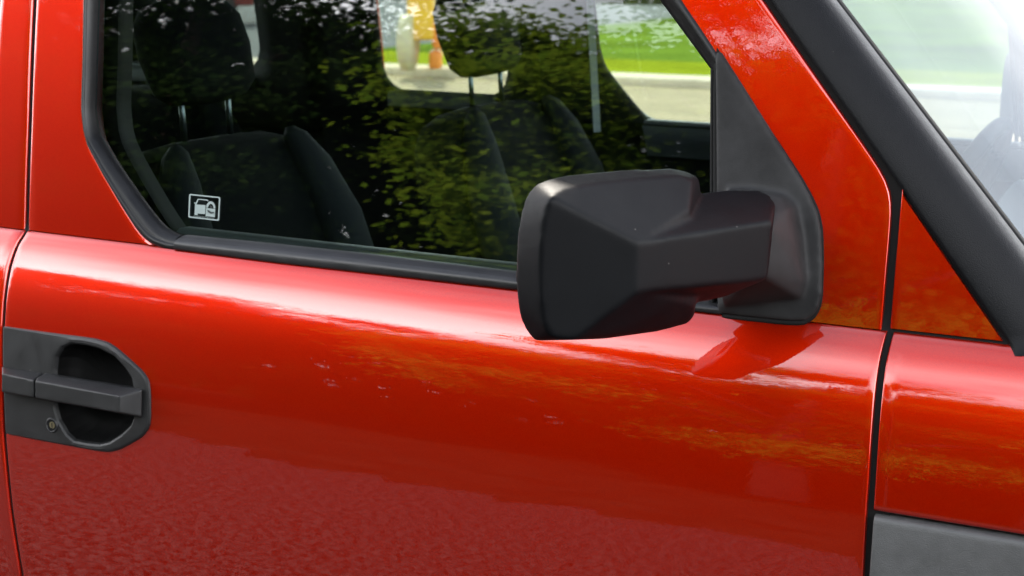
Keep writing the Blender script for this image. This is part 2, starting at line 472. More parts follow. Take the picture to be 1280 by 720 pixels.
# --- door handle outlines (needed for the hole in the door)
plate = sides([(3, 411), (3, 408), (6, 408.4), (60, 416), (116, 423), (134, 428), (146, 436), (163, 451), (178, 465), (185, 476), (187, 490), (187.5, 520), (186, 534), (178, 546), (163, 555), (148, 563), (135, 566), (118, 564), (60, 553), (10, 543), (7, 542.5), (6.5, 539)], -.003)
pocket = sides([(71, 462), (73, 447), (80, 435), (92, 430), (108, 432), (124, 436), (144, 446), (156, 459), (165, 472), (167.5, 485), (168, 521), (164, 531), (152, 542), (138, 551), (126, 553.5), (110, 552), (95, 549), (86, 541), (76, 524), (71.5, 508)], 0)
pc = side(119, 492)
def in_pocket(x, z):
    h = z - zc(x)
    a = math.atan2(h - pc[1], x - pc[0])
    return math.hypot(x - pc[0], h - pc[1]) < polar_r(a) + .007
_pp = polar(pocket, pc, 96); _pr = [math.hypot(a - pc[0], b - pc[1]) for a, b in _pp]
def polar_r(a): return _pr[int(round((a % (2 * math.pi)) / (2 * math.pi) * 96)) % 96]

GAP = .0036
GAPL = .0031
H0 = -.0005; HB = -.63
# --- front door: lower skin, rear frame, front frame
low = panel('d', H0, HB, lambda h: shutL(h) + GAPL, lambda h: shutR_low(h) - GAP, rl=.003, rr=.0022, rt=.003, rb=.006, nx=170, nh=170, hole=in_pocket)
def shutL_up(h): return shutL(h) + GAPL
rear_fr = panel('d', HT + .09, .0005, shutL_up, lambda h: win_left(max(h, .0)) , rl=.005, rr=.006, nx=14, nh=60, skirt=(1, 1, 1, 0))
front_fr = panel('d', HT + .09, .0005, lambda h: fr_left(h), lambda h: shutR_up(h) - GAP * .2, rl=.0, rr=.0018, nx=14, nh=60, skirt=(1, 1, 1, 0))
hdr = panel('d', HT + .09, HT + .012, lambda h: win_left(h) - .01, lambda h: fr_left(h) + .01, nx=30, nh=6, off=.0006, skirt=(0, 0, 1, 1))
V, F = joinVF([low, rear_fr, front_fr, hdr])
me = mesh('front_door', V, F)
door = link('front_door', me, 'paint', car); mirrored.append(door); me.set_sharp_from_angle(angle=math.radians(40))
tag(door, 'glossy red front door panel')

# --- rear door and quarter panel
RDX = shutL(-.3)
XR1, XR2 = -1.36, -2.22
def shutRR(h): return XR1
low = panel('d', H0, HB, lambda h: XR1 + GAP, lambda h: shutL(h) - GAPL, rl=.005, rr=.005, rt=.003, rb=.006, nx=40, nh=60)
def rrect(x0, x1, h0, h1, r, n=8):
    p = []
    for cx, cz, a0 in ((x1 - r, h1 - r, 0), (x0 + r, h1 - r, 90), (x0 + r, h0 + r, 180), (x1 - r, h0 + r, 270)):
        for k in range(n + 1):
            t = math.radians(a0 + 90 * k / n); p.append((cx + r * math.cos(t), cz + r * math.sin(t)))
    return p
def ringVF(outer, inner, off, depth, n=80, lip=.012):
    c = (sum(p[0] for p in inner) / len(inner), sum(p[1] for p in inner) / len(inner))
    a = polar(outer, c, n); b = polar(inner, c, n); P = []
    for k in range(n + 1):
        (x0, z0), (x1, z1) = a[k % n], b[k % n]
        row = [S(x0, z0, off + depth)] + [S(x0 + (x1 - x0) * t, z0 + (z1 - z0) * t, off) for t in (0, .25, .5, .75, 1)] + [S(x1, z1, off + lip)]
        P.append(row)
    return gridVF(P)
def cornered(x0, x1, h0, h1):
    p = []
    for (a, b), (c, d) in zip([(x0, h0), (x1, h0), (x1, h1), (x0, h1)], [(x1, h0), (x1, h1), (x0, h1), (x0, h0)]):
        for k in range(12): p.append((a + (c - a) * k / 12, b + (d - b) * k / 12))
    return p
def rd_outer(off=0):
    p = []
    hs = np.linspace(.0006, HT + .09, 14)
    p += [(shutL(max(h, .004)) - GAP, h) for h in hs]
    p += [(x, HT + .09) for x in np.linspace(shutL(HT + .09) - GAP, XR1 + GAP, 12)[1:-1]]
    p += [(XR1 + GAP, h) for h in hs[::-1]]
    p += [(x, .0006) for x in np.linspace(XR1 + GAP, shutL(.004) - GAP, 12)[1:-1]]
    return p
RW = rrect(-1.20, -.84, .04, HT, .06); QW = rrect(-2.02, -1.50, .065, HT, .07)
RX0, RX1, RH0 = -1.20, -.84, .04
ups = [panel('d', HT + .09, .0005, lambda h: RX1, lambda h: shutL(max(h, .004)) - GAPL, rl=.006, rr=.005, nx=6, nh=40, skirt=(1, 1, 1, 0)),
       panel('d', HT + .09, .0005, lambda h: XR1 + GAP, lambda h: RX0, rl=.005, rr=.006, nx=6, nh=40, skirt=(1, 1, 1, 0)),
       panel('d', HT + .09, HT, lambda h: RX0, lambda h: RX1, nx=12, nh=6), panel('d', RH0, .0005, lambda h: RX0, lambda h: RX1, nx=12, nh=6, skirt=(0, 0, 1, 0))]
V, F = joinVF([low] + ups)
o = link('rear_door', mesh('rear_door', V, F), 'paint', car); mirrored.append(o); o.data.set_sharp_from_angle(angle=math.radians(40)); tag(o, 'red rear door edge behind the shut line')
low = panel('d', H0, -.55, lambda h: XR2, lambda h: XR1 - GAP, rr=.005, rt=.003, nx=30, nh=30)
up = ringVF(cornered(XR2, XR1 - GAP, .0006, HT + .09), QW, 0, .03)
V, F = joinVF([low, up])
o = link('quarter_panel', mesh('quarter_panel', V, F), 'paint', car); mirrored.append(o)
for nm, lp in (('rear_door_window', RW), ('quarter_window', QW)):
    c = (sum(p[0] for p in lp) / len(lp), sum(p[1] for p in lp) / len(lp))
    P = [[S(c[0] + (x - c[0]) * t, c[1] + (h - c[1]) * t, .012) for t in (.02, .5, 1.0)] for x, h in lp + [lp[0]]]
    o = link(nm, mesh(nm, *gridVF(P)), 'glass', car); mirrored.append(o)

# --- front fender, corner panel, cladding
AX, AR = .98, .40
def clad_top(x): return -.1645 + .0 * x
fx0 = shutR_low(-.1)
HC = side(1105, 646, 0)[1]
fen = panel('f', H0, HC + .004, lambda h: shutR_low(h) + GAP, lambda h: 1.62, rl=.002, rt=.004, rb=.004, nx=70, nh=50, skirt=(1, 0, 1, 1))
o = link('fender', mesh('fender', *fen), 'paint', car); mirrored.append(o); o.data.set_sharp_from_angle(angle=math.radians(40)); tag(o, 'red front fender above the grey cladding')
# triangular corner panel in front of the door
def cp_r(h): return pil_x(h) - .004
apex = side(1119, 229); 
def cp_l(h): return xs_v + .0085
P = []
hh = list(np.linspace(.004, apex[1] - .012, 24))
cpv = panel('c', apex[1] - .006, .003, cp_l, lambda h: max(cp_l(h) + .001, cp_r(h)), rl=.0015, rr=.0, rb=.0, nx=10, nh=30)
o = link('corner_panel', mesh('corner_panel', *cpv), 'paint', car); mirrored.append(o); o.data.set_sharp_from_angle(angle=math.radians(40)); tag(o, 'red triangular panel below the black pillar')
# cladding with the wheel arch
def cl_bot(x):
    d = abs(x - AX)
    if d < AR: return max(-.75, math.sqrt(AR * AR - d * d) + .33 - zc(x))
    return -.72
P = []
xsn = [shutR_low(-.3) + GAP + t for t in (0, .0003, .001, .002, .004)] + list(np.linspace(shutR_low(-.3) + .014, 1.62, 110))
for i, x in enumerate(xsn):
    t0, b0 = HC, cl_bot(x); row = []
    ro = [.006, .0035, .0015, .0004, 0][i] if i < 5 else 0
    for q in (0, .0004, .0015, .004, .008): row.append(S(x, t0 - q, -.006 + ro + [.006, .0035, .0015, .0004, 0][[0, .0004, .0015, .004, .008].index(q)]))
    for t in np.linspace(0, 1, 26)[1:]: row.append(S(x, t0 - .008 + (b0 - t0 + .008) * t, -.006 + ro))
    row = [row[0] + Vector((0, .03, 0))] + row + [row[-1] + Vector((0, .06, 0))]
    P.append(row)
P = [[v + Vector((0, .035, 0)) for v in P[0]]] + P
o = link('fender_cladding', mesh('fender_cladding', *gridVF(P)), 'clad', car); mirrored.append(o); tag(o, 'dark grey textured plastic cladding on the fender')
# sill below the doors
P = [[S(x, h, o_) for h, o_ in ((-.632, .03), (-.632, -.004), (-.66, -.008), (-.74, -.004), (-.80, .03), (-.80, .12))] for x in np.linspace(-1.36, .56, 30)]
o = link('sill_cladding', mesh('sill_cladding', *gridVF(P)), 'clad', car); mirrored.append(o)

# --- dark body shell, and black strips added for the shade in the gaps
sh = panel('s', -.004, -.72, lambda h: XR2, lambda h: AX - AR - .06, nx=60, nh=40, off=.034, skirt=(0, 0, 0, 0), hole=lambda x, z: in_pocket(x, z))
o = link('door_jamb', mesh('door_jamb', *sh), 'seal', car); mirrored.append(o)
up = panel('s', HT + .09, -.004, lambda h: min(xs_v - .03, pil_x(h) - .04), lambda h: pil_x(h) + .012, nx=10, nh=30, off=.006, skirt=(0, 0, 0, 0))
o = link('pillar_gap_shade', mesh('pillar_gap_shade', *up), 'seal', car); mirrored.append(o)
up2 = panel('s', HT + .09, -.7, lambda h: shutL(h) - .02, lambda h: shutL(h) + .02, nx=4, nh=90, off=.0052, skirt=(0, 0, 0, 0))
o = link('shut_line_shade', mesh('shut_line_shade', *up2), 'seal', car); mirrored.append(o)
up3 = panel('s', .003, -.7, lambda h: shutR_low(h) - .02, lambda h: shutR_low(h) + .02, nx=4, nh=60, off=.006, skirt=(0, 0, 0, 0))
o = link('shut_line_shade', mesh('shut_line_shade', *up3), 'seal', car); mirrored.append(o)

# --- window trim
prof = [(-.02, .012), (0, .003), (.04, .0), (.12, -.0022), (.3, -.003), (.42, -.0015), (.47, .0005), (.52, .0005), (.6, .001), (.8, .004), (.93, .008), (1, .013), (1, .022)]
o = band('window_trim', trim_out, trim_in, prof, 90, 'rubber', car); mirrored.append(o); tag(o, 'black rubber window surround')
prof_b = [(0, .012), (0, .001), (.06, -.003), (.2, -.006), (.5, -.0068), (.72, -.0045), (.86, .0), (.93, .006), (1, .008), (1, .022)]
bo = [(bot_out[0][0] + .0012, bot_out[0][1])] + bot_out[1:]; bi = [(bot_in[0][0] + .0012, bot_in[0][1])] + bot_in[1:]
o = band('belt_molding', bo, bi, prof_b, 60, 'molding', car); mirrored.append(o); tag(o, 'satin black strip along the window sill')
prof_p = [(-.05, .012), (0, .002), (.08, -.002), (.4, -.0025), (.5, .001), (.58, .001), (.75, .004), (.95, .010), (1, .022)]
o = band('window_trim', pt_out, pt_in, prof_p, 30, 'rubber', car); mirrored.append(o)
o = band('window_trim', [top_out, pt_out[0]], [top_in, pt_in[0]], prof_p, 20, 'rubber', car); mirrored.append(o)
# vertical division bar in front of the sail
gx = side(891, 150, .01)[0]
db = [side(889, 85, .008), side(889, 380, .008)]; db2 = [side(895, 85, .008), side(895, 380, .008)]
o = band('division_bar', db, db2, [(0, .02), (0, .006), (.5, .004), (1, .006), (1, .02)], 12, 'seal', car); mirrored.append(o)
# glass
gl = [(a - .006, b) for a, b in trim_in]
def glass_l(h): return curve_h(trim_in)(h) - .01
gtop = HT + .01
xr_g = lambda h: min(lin(pt_in[0], pt_in[-1], h) + .012, side(897, 200, .018)[0])
hbot = min(b for a, b in bot_in) - .012
P = []
tl = curve_h(trim_in)
for h in np.linspace(gtop, hbot, 40):
    a = tl(max(h, trim_in[-1][1])) - .010; b = xr_g(h)
    P.append([S(a + (b - a) * t, h, .018 + .0) for t in np.linspace(0, 1, 40)])
V, F = gridVF(P)
me = mesh('front_window', V, F); orient(me)
glass = link('front_window', me, 'glass', car); tag(glass, 'front door glass reflecting trees'); mirrored_glass = glass

# --- sticker on the glass
def st(px, py, off=.0165):
    x, h = side(px, py, off); return S(x, h, off)
def stq(u, v, off=.0165):            # u,v in 0..1 in the sticker frame
    tlp, trp, brp, blp = (236.5, 242.2), (275.5, 246.2), (273.8, 276.3), (235.2, 271.8)
    a = tlp[0] + (trp[0] - tlp[0]) * u, tlp[1] + (trp[1] - tlp[1]) * u
    b = blp[0] + (brp[0] - blp[0]) * u, blp[1] + (brp[1] - blp[1]) * u
    return st(a[0] + (b[0] - a[0]) * v, a[1] + (b[1] - a[1]) * v, off)
def stpoly(pl, off=.016):
    V = [stq(u, v, off) for u, v in pl]; return V, [tuple(range(len(V)))]
def rr2(x0, x1, y0, y1, r, asp=1.33, n=5):
    p = []
    for cx, cy, a0 in ((x1 - r, y1 - r * asp, 0), (x0 + r, y1 - r * asp, 90), (x0 + r, y0 + r * asp, 180), (x1 - r, y0 + r * asp, 270)):
        for k in range(n + 1):
            t = math.radians(a0 + 90 * k / n); p.append((cx + r * math.cos(t), cy + r * asp * math.sin(t)))
    return p
oo = rr2(0, 1, 0, 1, .05); ii = rr2(.045, .955, .055, .945, .035)
V = [stq(*p) for p in oo] + [stq(*p) for p in ii]; n_ = len(oo)
frame = (V, [(k, (k + 1) % n_, n_ + (k + 1) % n_, n_ + k) for k in range(n_)])
shapes = [frame]
shapes.append(stpoly([(.20, .42), (.54, .40), (.54, .78), (.30, .79), (.30, .86), (.20, .86)]))            # car body
shapes.append(stpoly([(.20, .42), (.27, .20), (.31, .20), (.25, .42)])); shapes.append(stpoly([(.27, .20), (.30, .165), (.58, .165), (.63, .21), (.60, .235), (.56, .205), (.31, .205)]))
shapes.append(stpoly([(.17, .34), (.22, .34), (.22, .40), (.17, .38)]))
shapes.append(stpoly([(.56, .52), (.86, .52), (.86, .86), (.56, .86)]))                                  # padlock body
arc = [(.71 + .15 * math.cos(t), .50 + .28 * -math.sin(t)) for t in np.linspace(0, math.pi, 14)]
arc2 = [(.71 + .085 * math.cos(t), .50 + .17 * -math.sin(t)) for t in np.linspace(0, math.pi, 14)]
shapes.append(([stq(*p) for p in arc] + [stq(*p) for p in arc2], [(k, k + 1, 14 + k + 1, 14 + k) for k in range(13)]))
stk = link('sticker', mesh('sticker', *joinVF(shapes)), 'sticker', glass, False); tag(stk, 'small white square sticker of a car and a padlock')
dk = [stpoly([(.60, .58), (.66, .60), (.74, .66), (.82, .64), (.82, .70), (.72, .74), (.62, .68)], .0153), stpoly([(.68, .40), (.74, .40), (.78, .48), (.70, .50)], .0153)]
link('sticker_print', mesh('sticker_print', *joinVF(dk)), 'sticker_bg', glass, False)
# the line of tiny lettering
fc = bpy.data.curves.new('lettering', 'FONT'); fc.body = 'Immobilizer Anti-Theft System'; fc.size = .1; fc.align_x = 'CENTER'
fo = bpy.data.objects.new('lettering', fc); col.objects.link(fo)
dg = bpy.context.evaluated_depsgraph_get(); lm = bpy.data.meshes.new_from_object(fo.evaluated_get(dg))
bpy.data.objects.remove(fo); bpy.data.curves.remove(fc)
xsx = [v.co.x for v in lm.vertices]; wx = max(xsx) - min(xsx)
for v in lm.vertices:
    u = .5 + v.co.x / wx * .66; vv = .925 - v.co.y / .1 * .065
    v.co = stq(u, vv, .016)
link('lettering', lm, 'sticker', glass, False)

# --- sail panel and mirror
sail_px = [(893, 64), (899, 62), (922, 98), (945, 137), (975, 182), (1000, 222), (1012, 244), (1022, 266), (1026.5, 290), (1028, 330), (1027.5, 367), (1025, 382), (1018, 395), (1006, 403), (985, 402.5), (940, 398), (896, 393)]
sl_front = [S(*side(a, b, -.006), -.006) for a, b in sail_px]
ctr = sum(sl_front, Vector()) / len(sl_front)
sl_front = [ctr + (p - ctr) * .988 + Vector((0, 0, 0)) for p in sl_front]
sl_back = [S(*side(a, b, .002), .004) for a, b in sail_px] + [S(*side(a, b, .002), .02) for a, b in sail_px]
def PY(lst): return [on_y(*q) for q in lst]
# flared foot of the mirror on the sail
foot = PY([(964, 266, .060), (962, 286, .038), (954, 345, .036), (925, 352, .06), (900, 374, .085), (905, 385, .095), (1000, 372, .095), (1003, 352, .088), (990, 300, .075), (985, 262, .085), (975, 246, .10), (905, 238, .105), (935, 238, .105), (964, 252, .085)])
sail_o = hull_obj('mirror_sail', [sl_front + sl_back, foot + [Vector((p.x, .125, p.z)) for p in foot]], 'sail', car, .0022, 26); mirrored.append(sail_o)
tag(sail_o, 'grey black triangular mirror mount')
# rubber gasket round the sail
gk = [S(*side(a, b, .0), .0) for a, b in sail_px]
c0 = sum(gk, Vector()) / len(gk)
lo = [side(a, b) for a, b in sail_px]; cx_ = (sum(p[0] for p in lo) / len(lo), sum(p[1] for p in lo) / len(lo))
lo_s = smooth_poly(lo, 1); n_ = 120
lo_p = polar(lo_s, cx_, n_)
def grow(p, e):
    d = Vector((p[0] - cx_[0], p[1] - cx_[1])); L_ = d.length; d = d / L_ * (L_ + e); return (cx_[0] + d.x, cx_[1] + d.y)
band('sail_gasket', [grow(p, .0028) for p in lo_p], [grow(p, -.006) for p in lo_p], [(0, .01), (0, -.0005), (.3, -.002), (1, -.002), (1, .01)], n_, 'seal', sail_o, closed=True)

class Pl:
    def __init__(s_, a, b, c): s_.p = a; s_.n = (b - a).cross(c - a).normalized()
    def __call__(s_, px, py):
        v = ray(px, py); return CAM + v * ((s_.p - CAM).dot(s_.n) / v.dot(s_.n))
eT, eB = on_y(797, 303, -.130), on_y(795.5, 366, -.130)
OF = Pl(eT, eB, on_y(676, 335, -.188))                 # outer front facet
UF = Pl(eT, OF(691, 249), on_y(866, 226, -.01))        # upper facet
LF = Pl(eB, OF(690, 420), on_y(868, 396, -.02))        # lower facet
FF = Pl(eT, eB, on_y(965.5, 276, .026))                # front of the arm
AT = Pl(eT, FF(965.5, 276), on_y(900, 240, .048))      # top of the arm
def ch(l, it=2): return smooth_poly(l, it, False)
rim = ch([(712, 218.5, -.112), (690, 222.5, -.140), (669, 229, -.155), (656, 246, -.166), (647, 280, -.173), (643.5, 325, -.175), (644.5, 365, -.174), (648, 393, -.169), (656, 411, -.160), (668, 420, -.15), (684, 422, -.14)])
oed = ch([(722, 233), (705, 236), (688, 246), (681, 270), (676.5, 304), (675.5, 335), (676, 368), (679, 400), (684, 416), (697, 424), (716, 425)])
housing = PY(rim) + PY([(780, 211.5, -.055), (840, 209.5, .0), (860, 214, .018), (874, 222, .030), (876, 240, .020)]) + \
    [OF(*q) for q in oed if q[1] > 246] + [UF(*q) for q in oed if q[1] <= 246] + \
    [UF(*q) for q in ((769, 227), (850, 219.5), (866, 226), (862, 262))] + \
    [LF(*q) for q in ((724, 424.5), (757, 423.5), (825, 414), (859, 405), (868, 396), (870, 382))] + [eT, eB]
rim_bottom = [Vector((.166, -.165, 1.062)), Vector((.22, -.05, 1.052)), Vector((.25, .012, 1.062)), Vector((.258, .028, 1.09)), Vector((.258, .03, 1.17))]
arm = [eT, eB] + [FF(*q) for q in ((965.5, 276), (959.5, 349), (940, 352))] + [AT(*q) for q in ((878, 240), (905, 237), (946, 236), (963, 243), (970, 254), (862, 262))] + \
    PY([(875, 378, -.004), (905, 372, .02), (922, 356, .03)]) + [Vector((.27, .075, 1.10)), Vector((.25, .04, 1.10)), Vector((.29, .085, 1.12))]
mir = hull_obj('side_mirror', [housing + rim_bottom, arm], 'plastic', car, .0022, 14); mirrored.append(mir)
tag(mir, 'black plastic wing mirror housing with a thick arm')
# mirror glass on the rear side
mg = [Vector((.155 + .45 * (y + .186) - .001, y, z)) for y, z in [(-.160, 1.205), (-.172, 1.15), (-.160, 1.085), (-.03, 1.078), (.0, 1.09), (.005, 1.19), (-.01, 1.208)]]
mo = link('mirror_glass', mesh('mirror_glass', mg + [p + Vector((.012, 0, 0)) for p in mg], [tuple(range(7)), tuple(range(13, 6, -1))] + [(k, (k + 1) % 7, 7 + (k + 1) % 7, 7 + k) for k in range(7)]), 'mirrorg', mir, False)

# --- door handle
N = 480
po = polar(smooth_poly(plate, 1), pc, N); pi_ = polar(pocket, pc, N)
P = []
for (x0, h0), (x1, h1) in zip(po + [po[0]], pi_ + [pi_[0]]):
    d = math.hypot(x1 - x0, h1 - h0); e = .0035 / d; row = []
    row.append(S(x0, h0, .004))
    for t, o_ in ((0, -.0005), (e * .3, -.0028), (e, -.004), (1 - 2.2 * e, -.0045), (1 - 1.2 * e, -.0042), (1 - .5 * e, -.0025), (1, .0015)):
        row.append(S(x0 + (x1 - x0) * t, h0 + (h1 - h0) * t, o_))
    P.append(row)
hp = link('door_handle', mesh('door_handle', *gridVF(P)), 'handle', car); hp.data.set_sharp_from_angle(angle=math.radians(16)); mirrored.append(hp); tag(hp, 'black plastic door handle plate with recessed pocket')
P = []
for (x1, h1) in pi_ + [pi_[0]]:
    row = []
    for t, o_ in ((0, .0015), (.015, .008), (.05, .018), (.12, .028), (.25, .035), (.5, .039), (1, .041)):
        row.append(S(x1 + (pc[0] - x1) * t, h1 + (pc[1] - h1) * t, o_))
    P.append(row)
link('handle_pocket', mesh('handle_pocket', *gridVF(P)), 'pocket', hp)
def SO(px, py, off): x, h = side(px, py, off); return S(x, h, off)
# moving grip: front face, top face, tapered end
grip = [SO(44, 476, -.030), SO(44, 497.5, -.030), SO(149, 495.5, -.030), SO(149, 516, -.030),
        SO(178, 487, -.008), SO(177, 521.5, -.008), SO(57, 467, -.010), SO(178, 484.5, .006), SO(177, 522, .006), SO(58, 466, .0), SO(58, 500, .0), SO(46, 472, -.022)]
g = hull_obj('grip', [grip], 'handle', hp, .0012, 5); mirrored.append
fixed = [SO(2.5, 467, -.028), SO(2.5, 490, -.028), SO(41.5, 475.5, -.0295), SO(41.5, 497, -.0295), SO(2.5, 458, -.008), SO(53, 466.5, -.007), SO(54, 498, .0), SO(4, 490, .0), SO(42, 472.5, -.022)]
hull_obj('grip_base', [fixed], 'handle', hp, .0012, 5)
# lock
lx, lh = side(66, 531, -.003)
def disc(r0, r1, o0, o1, n=28):
    P = [[S(lx + math.cos(2 * math.pi * k / n) * r, lh + math.sin(2 * math.pi * k / n) * r, o_) for r, o_ in ((r0, o0), ((r0 + r1) / 2, (o0 + o1) / 2 - .0006), (r1, o1))] for k in range(n + 1)]
    return gridVF(P)
k1 = disc(.0108, .0088, -.0044, -.0066); k2 = disc(.0088, .0078, -.0066, -.0049)
lk = link('lock', mesh('lock', *joinVF([k1, k2])), 'handle', hp)
V, F = disc(.0079, .0001, -.0049, -.0049); link('lock_cup', mesh('lock_cup', V, F), 'seal', hp)
V, F = tube([S(lx + .0012, lh + .0004, -.0048), S(lx + .0012, lh + .0004, -.0058)], .0048, 20); kc = link('lock_cylinder', mesh('lock_cylinder', V, F), 'brass', hp, False)
V, F = boxVF(-.0006, .0006, -.0002, .0002, -.0032, .0032); p = S(lx + .0012, lh + .0004, -.0060)
link('key_slot', mesh('key_slot', [v + p for v in V], F), 'seal', hp, False)

# --- windshield pillar and windshield
pl_l = [S(*q) for q in pilL]
def line_at(a, b, z): return a + (b - a) * ((z - a.z) / (b.z - a.z))
pr = [on_y(1045, 0, .215), on_y(1132, 112, .200), on_y(1195, 200, .188), on_y(1278, 305, .175)]
ztop = zc(0) + HT + .07
def LP(z):
    h = z - zc(.4); return S(pil_x(h), h, -.001)
pa, pb = pr[0], pr[3]
def RP(z): 
    p = line_at(pa, pb, z); return p
P = []
for z in np.linspace(1.038, ztop, 70):
    a = LP(z); b = RP(z - .0); d = b - a
    nrm = Vector((d.y, -d.x, .0)).normalized()
    if nrm.y > 0: nrm = -nrm
    nrm = (nrm + Vector((.15, 0, .2))).normalized()
    row = [a + Vector((0, .022, 0)), a + Vector((0, .004, 0))]
    for t, o_ in ((.015, .0005), (.05, .0035), (.10, .0065), (.2, .0115), (.35, .0165), (.5, .019), (.62, .0195), (.74, .0175), (.85, .013), (.93, .0075), (.98, .003), (1, -.002), (1.0, -.014)):
        row.append(a + d * t + nrm * o_)
    P.append(row)
ap = link('windshield_pillar', mesh('windshield_pillar', *gridVF(P)), 'pillar', car); mirrored.append(ap); tag(ap, 'black textured plastic windshield pillar cover')
P = []
for z in np.linspace(.99, ztop, 40):
    b = RP(z) + Vector((-.008, .004, 0)); row = []
    half = YC - b.y
    for t in np.linspace(-1, 1, 49):
        row.append(Vector((b.x + .17 * (1 - abs(t) ** 2.4), YC + half * t, z)))
    P.append(row)
ws = link('windshield', mesh('windshield', *gridVF(P)), 'glass2', car); tag(ws, 'windshield glass with sky reflections')
P = []
for z in np.linspace(1.0, ztop, 30):     # black edge seal
    b = RP(z); P.append([b + Vector((-.004, -.002, 0)), b + Vector((.001, .0015, .001)), b + Vector((.003, .010, .0)), b + Vector((-.01, .016, 0))])
o = link('windshield_seal', mesh('windshield_seal', *gridVF(P)), 'seal', car); mirrored.append(o)

# --- roof, hood, cowl, rear, floor (seen from a step aside, and as the shade over the cabin)
def roofP(off):
    P = []
    for x in np.linspace(-2.22, .16, 30):
        e = S(min(x, .1), HT + .088, 0); y0 = e.y; z0 = e.z - off; half = YC - y0; row = []
        for t in np.linspace(-1, 1, 41):
            zz = z0 + .085 * (1 - abs(t) ** 6) ** .5 * (1 if True else 0) * (.8 + .2 * (1 - t * t)) - .03 * max(0, (x + .1) / .26) ** 2
            row.append(Vector((x, YC + half * t * (1 - off), zz)))
        P.append(row)
    return P
link('roof', mesh('roof', *gridVF(roofP(0))), 'paint', car)
P = [[Vector((x, y, 1.655)) for y in np.linspace(.21, 2 * YC - .21, 8)] for x in np.linspace(-2.2, .10, 8)]
link('headliner', mesh('headliner', *gridVF(P)), 'headliner', car)
P = []
for x in np.linspace(.50, 1.62, 30):
    e = S(x, 0); row = []
    half = YC - e.y
    for t in np.linspace(-1, 1, 41):
        row.append(Vector((x + .10 * (1 - t * t), YC + (half - .004) * t, e.z - .002 + .05 * (1 - abs(t) ** 4) ** .6 - .16 * max(0, (x - .8) / .82) ** 2.2)))
    P.append(row)
link('hood', mesh('hood', *gridVF(P)), 'paint', car)
P = [[Vector((1.60 + .12 * (1 - t * t) + dx, YC + .86 * t, z)) for t in np.linspace(-1, 1, 31)] for dx, z in ((0, .90), (.06, .84), (.09, .70), (.09, .45), (.03, .30), (-.1, .26))]
link('front_bumper', mesh('front_bumper', *gridVF(P)), 'clad', car)
P = [[Vector((-2.22 - .05 * (1 - t ** 4) + dx, YC + .87 * t, z)) for t in np.linspace(-1, 1, 21)] for dx, z in ((0, 1.05), (-.02, .8), (-.04, .5), (.05, .35))]
link('tailgate', mesh('tailgate', *gridVF(P)), 'paint', car)
P = [[Vector((-2.22 + .05 * v, YC + .78 * t, 1.05 + .6 * v)) for t in np.linspace(-1, 1, 9)] for v in np.linspace(0, 1, 6)]
link('rear_window', mesh('rear_window', *gridVF(P)), 'glass', car)
V, F = boxVF(-2.2, 1.3, .16, 2 * YC - .16, .30, .40); link('floor_pan', mesh('floor_pan', V, F), 'interior', car, False)
# firewall and dashboard
secs = []
for y in np.linspace(.17, 2 * YC - .17, 24):
    e = 1 - abs((y - YC) / (YC - .17)) ** 6
    bump_ = .05 * math.exp(-((y - 1.32) / .20) ** 2)
    secs.append([Vector(q) for q in ((.40, y, .45), (.33, y, .62), (.34, y, .86), (.30, y, .95), (.33, y, .995 + bump_), (.42, y, 1.01 + bump_ * .8), (.56, y, 1.005), (.66 + .12 * e, y, .985), (.74 + .12 * e, y, .93), (.76, y, .45))])
loft('dashboard', secs, 'interior', car)
# steering wheel
wc = Vector((.22, 1.32, .97)); ax = Vector((-.90, 0, .42)).normalized(); ux = Vector((0, 1, 0)); uz = ax.cross(ux)
V, F = tube([wc + (ux * math.cos(t) + uz * math.sin(t)) * .185 for t in np.linspace(0, 2 * math.pi, 49)], .015, 10)
sw = link('steering_wheel', mesh('steering_wheel', V, F), 'interior', car)
V, F = joinVF([tube([wc + ax * -.03, wc + d * .18], [.03, .014], 8) for d in (ux, -ux, -uz if uz.z > 0 else uz)] + [tube([wc + ax * .01, wc - ax * .25], [.06, .03], 14)])
link('wheel_spoke', mesh('wheel_spoke', V, F), 'interior', sw)

# --- interior lining of the doors and pillars
tr_parts = []
tr_parts.append(panel('t', .012, -.6, lambda h: XR1, lambda h: shutR_low(h) - .02, nx=40, nh=20, off=.075, skirt=(0, 0, 0, 0)))
tr_parts.append(panel('t', HT + .05, .0, lambda h: shutL(max(h, .004)) - .02, lambda h: win_left(max(h, 0)) + .035, nx=6, nh=40, off=.055, skirt=(0, 1, 0, 0), depth=-.03))
tr_parts.append(panel('t', HT + .05, .0, lambda h: fr_left(h) - .02, lambda h: max(shutR_up(h), pil_x(h) + .03), nx=6, nh=40, off=.055, skirt=(1, 0, 0, 0), depth=-.03))
o = link('door_trim', mesh('door_trim', *joinVF(tr_parts)), 'interior', car); mirrored.append(o)
P = [[S(x, h, o_) for h, o_ in ((-.01, .022), (.014, .026), (.019, .036), (.018, .056), (.008, .074), (-.03, .080), (-.06, .08))] for x in np.linspace(trim_in[-1][0] - .02, gx + .14, 30)]
o = link('door_sill', mesh('door_sill', *gridVF(P)), 'trim_in', car); mirrored.append(o)
o = link('rear_trim', mesh('rear_trim', *joinVF([ringVF(cornered(XR1, shutL(.2) - .0, -.06, HT + .06), rrect(-1.19, -.85, .05, HT - .01, .06), .055, .0, lip=-.03),
        ringVF(cornered(XR2 + .03, XR1, -.06, HT + .06), rrect(-2.01, -1.51, .075, HT - .01, .07), .055, .0, lip=-.03)])), 'interior', car); mirrored.append(o)
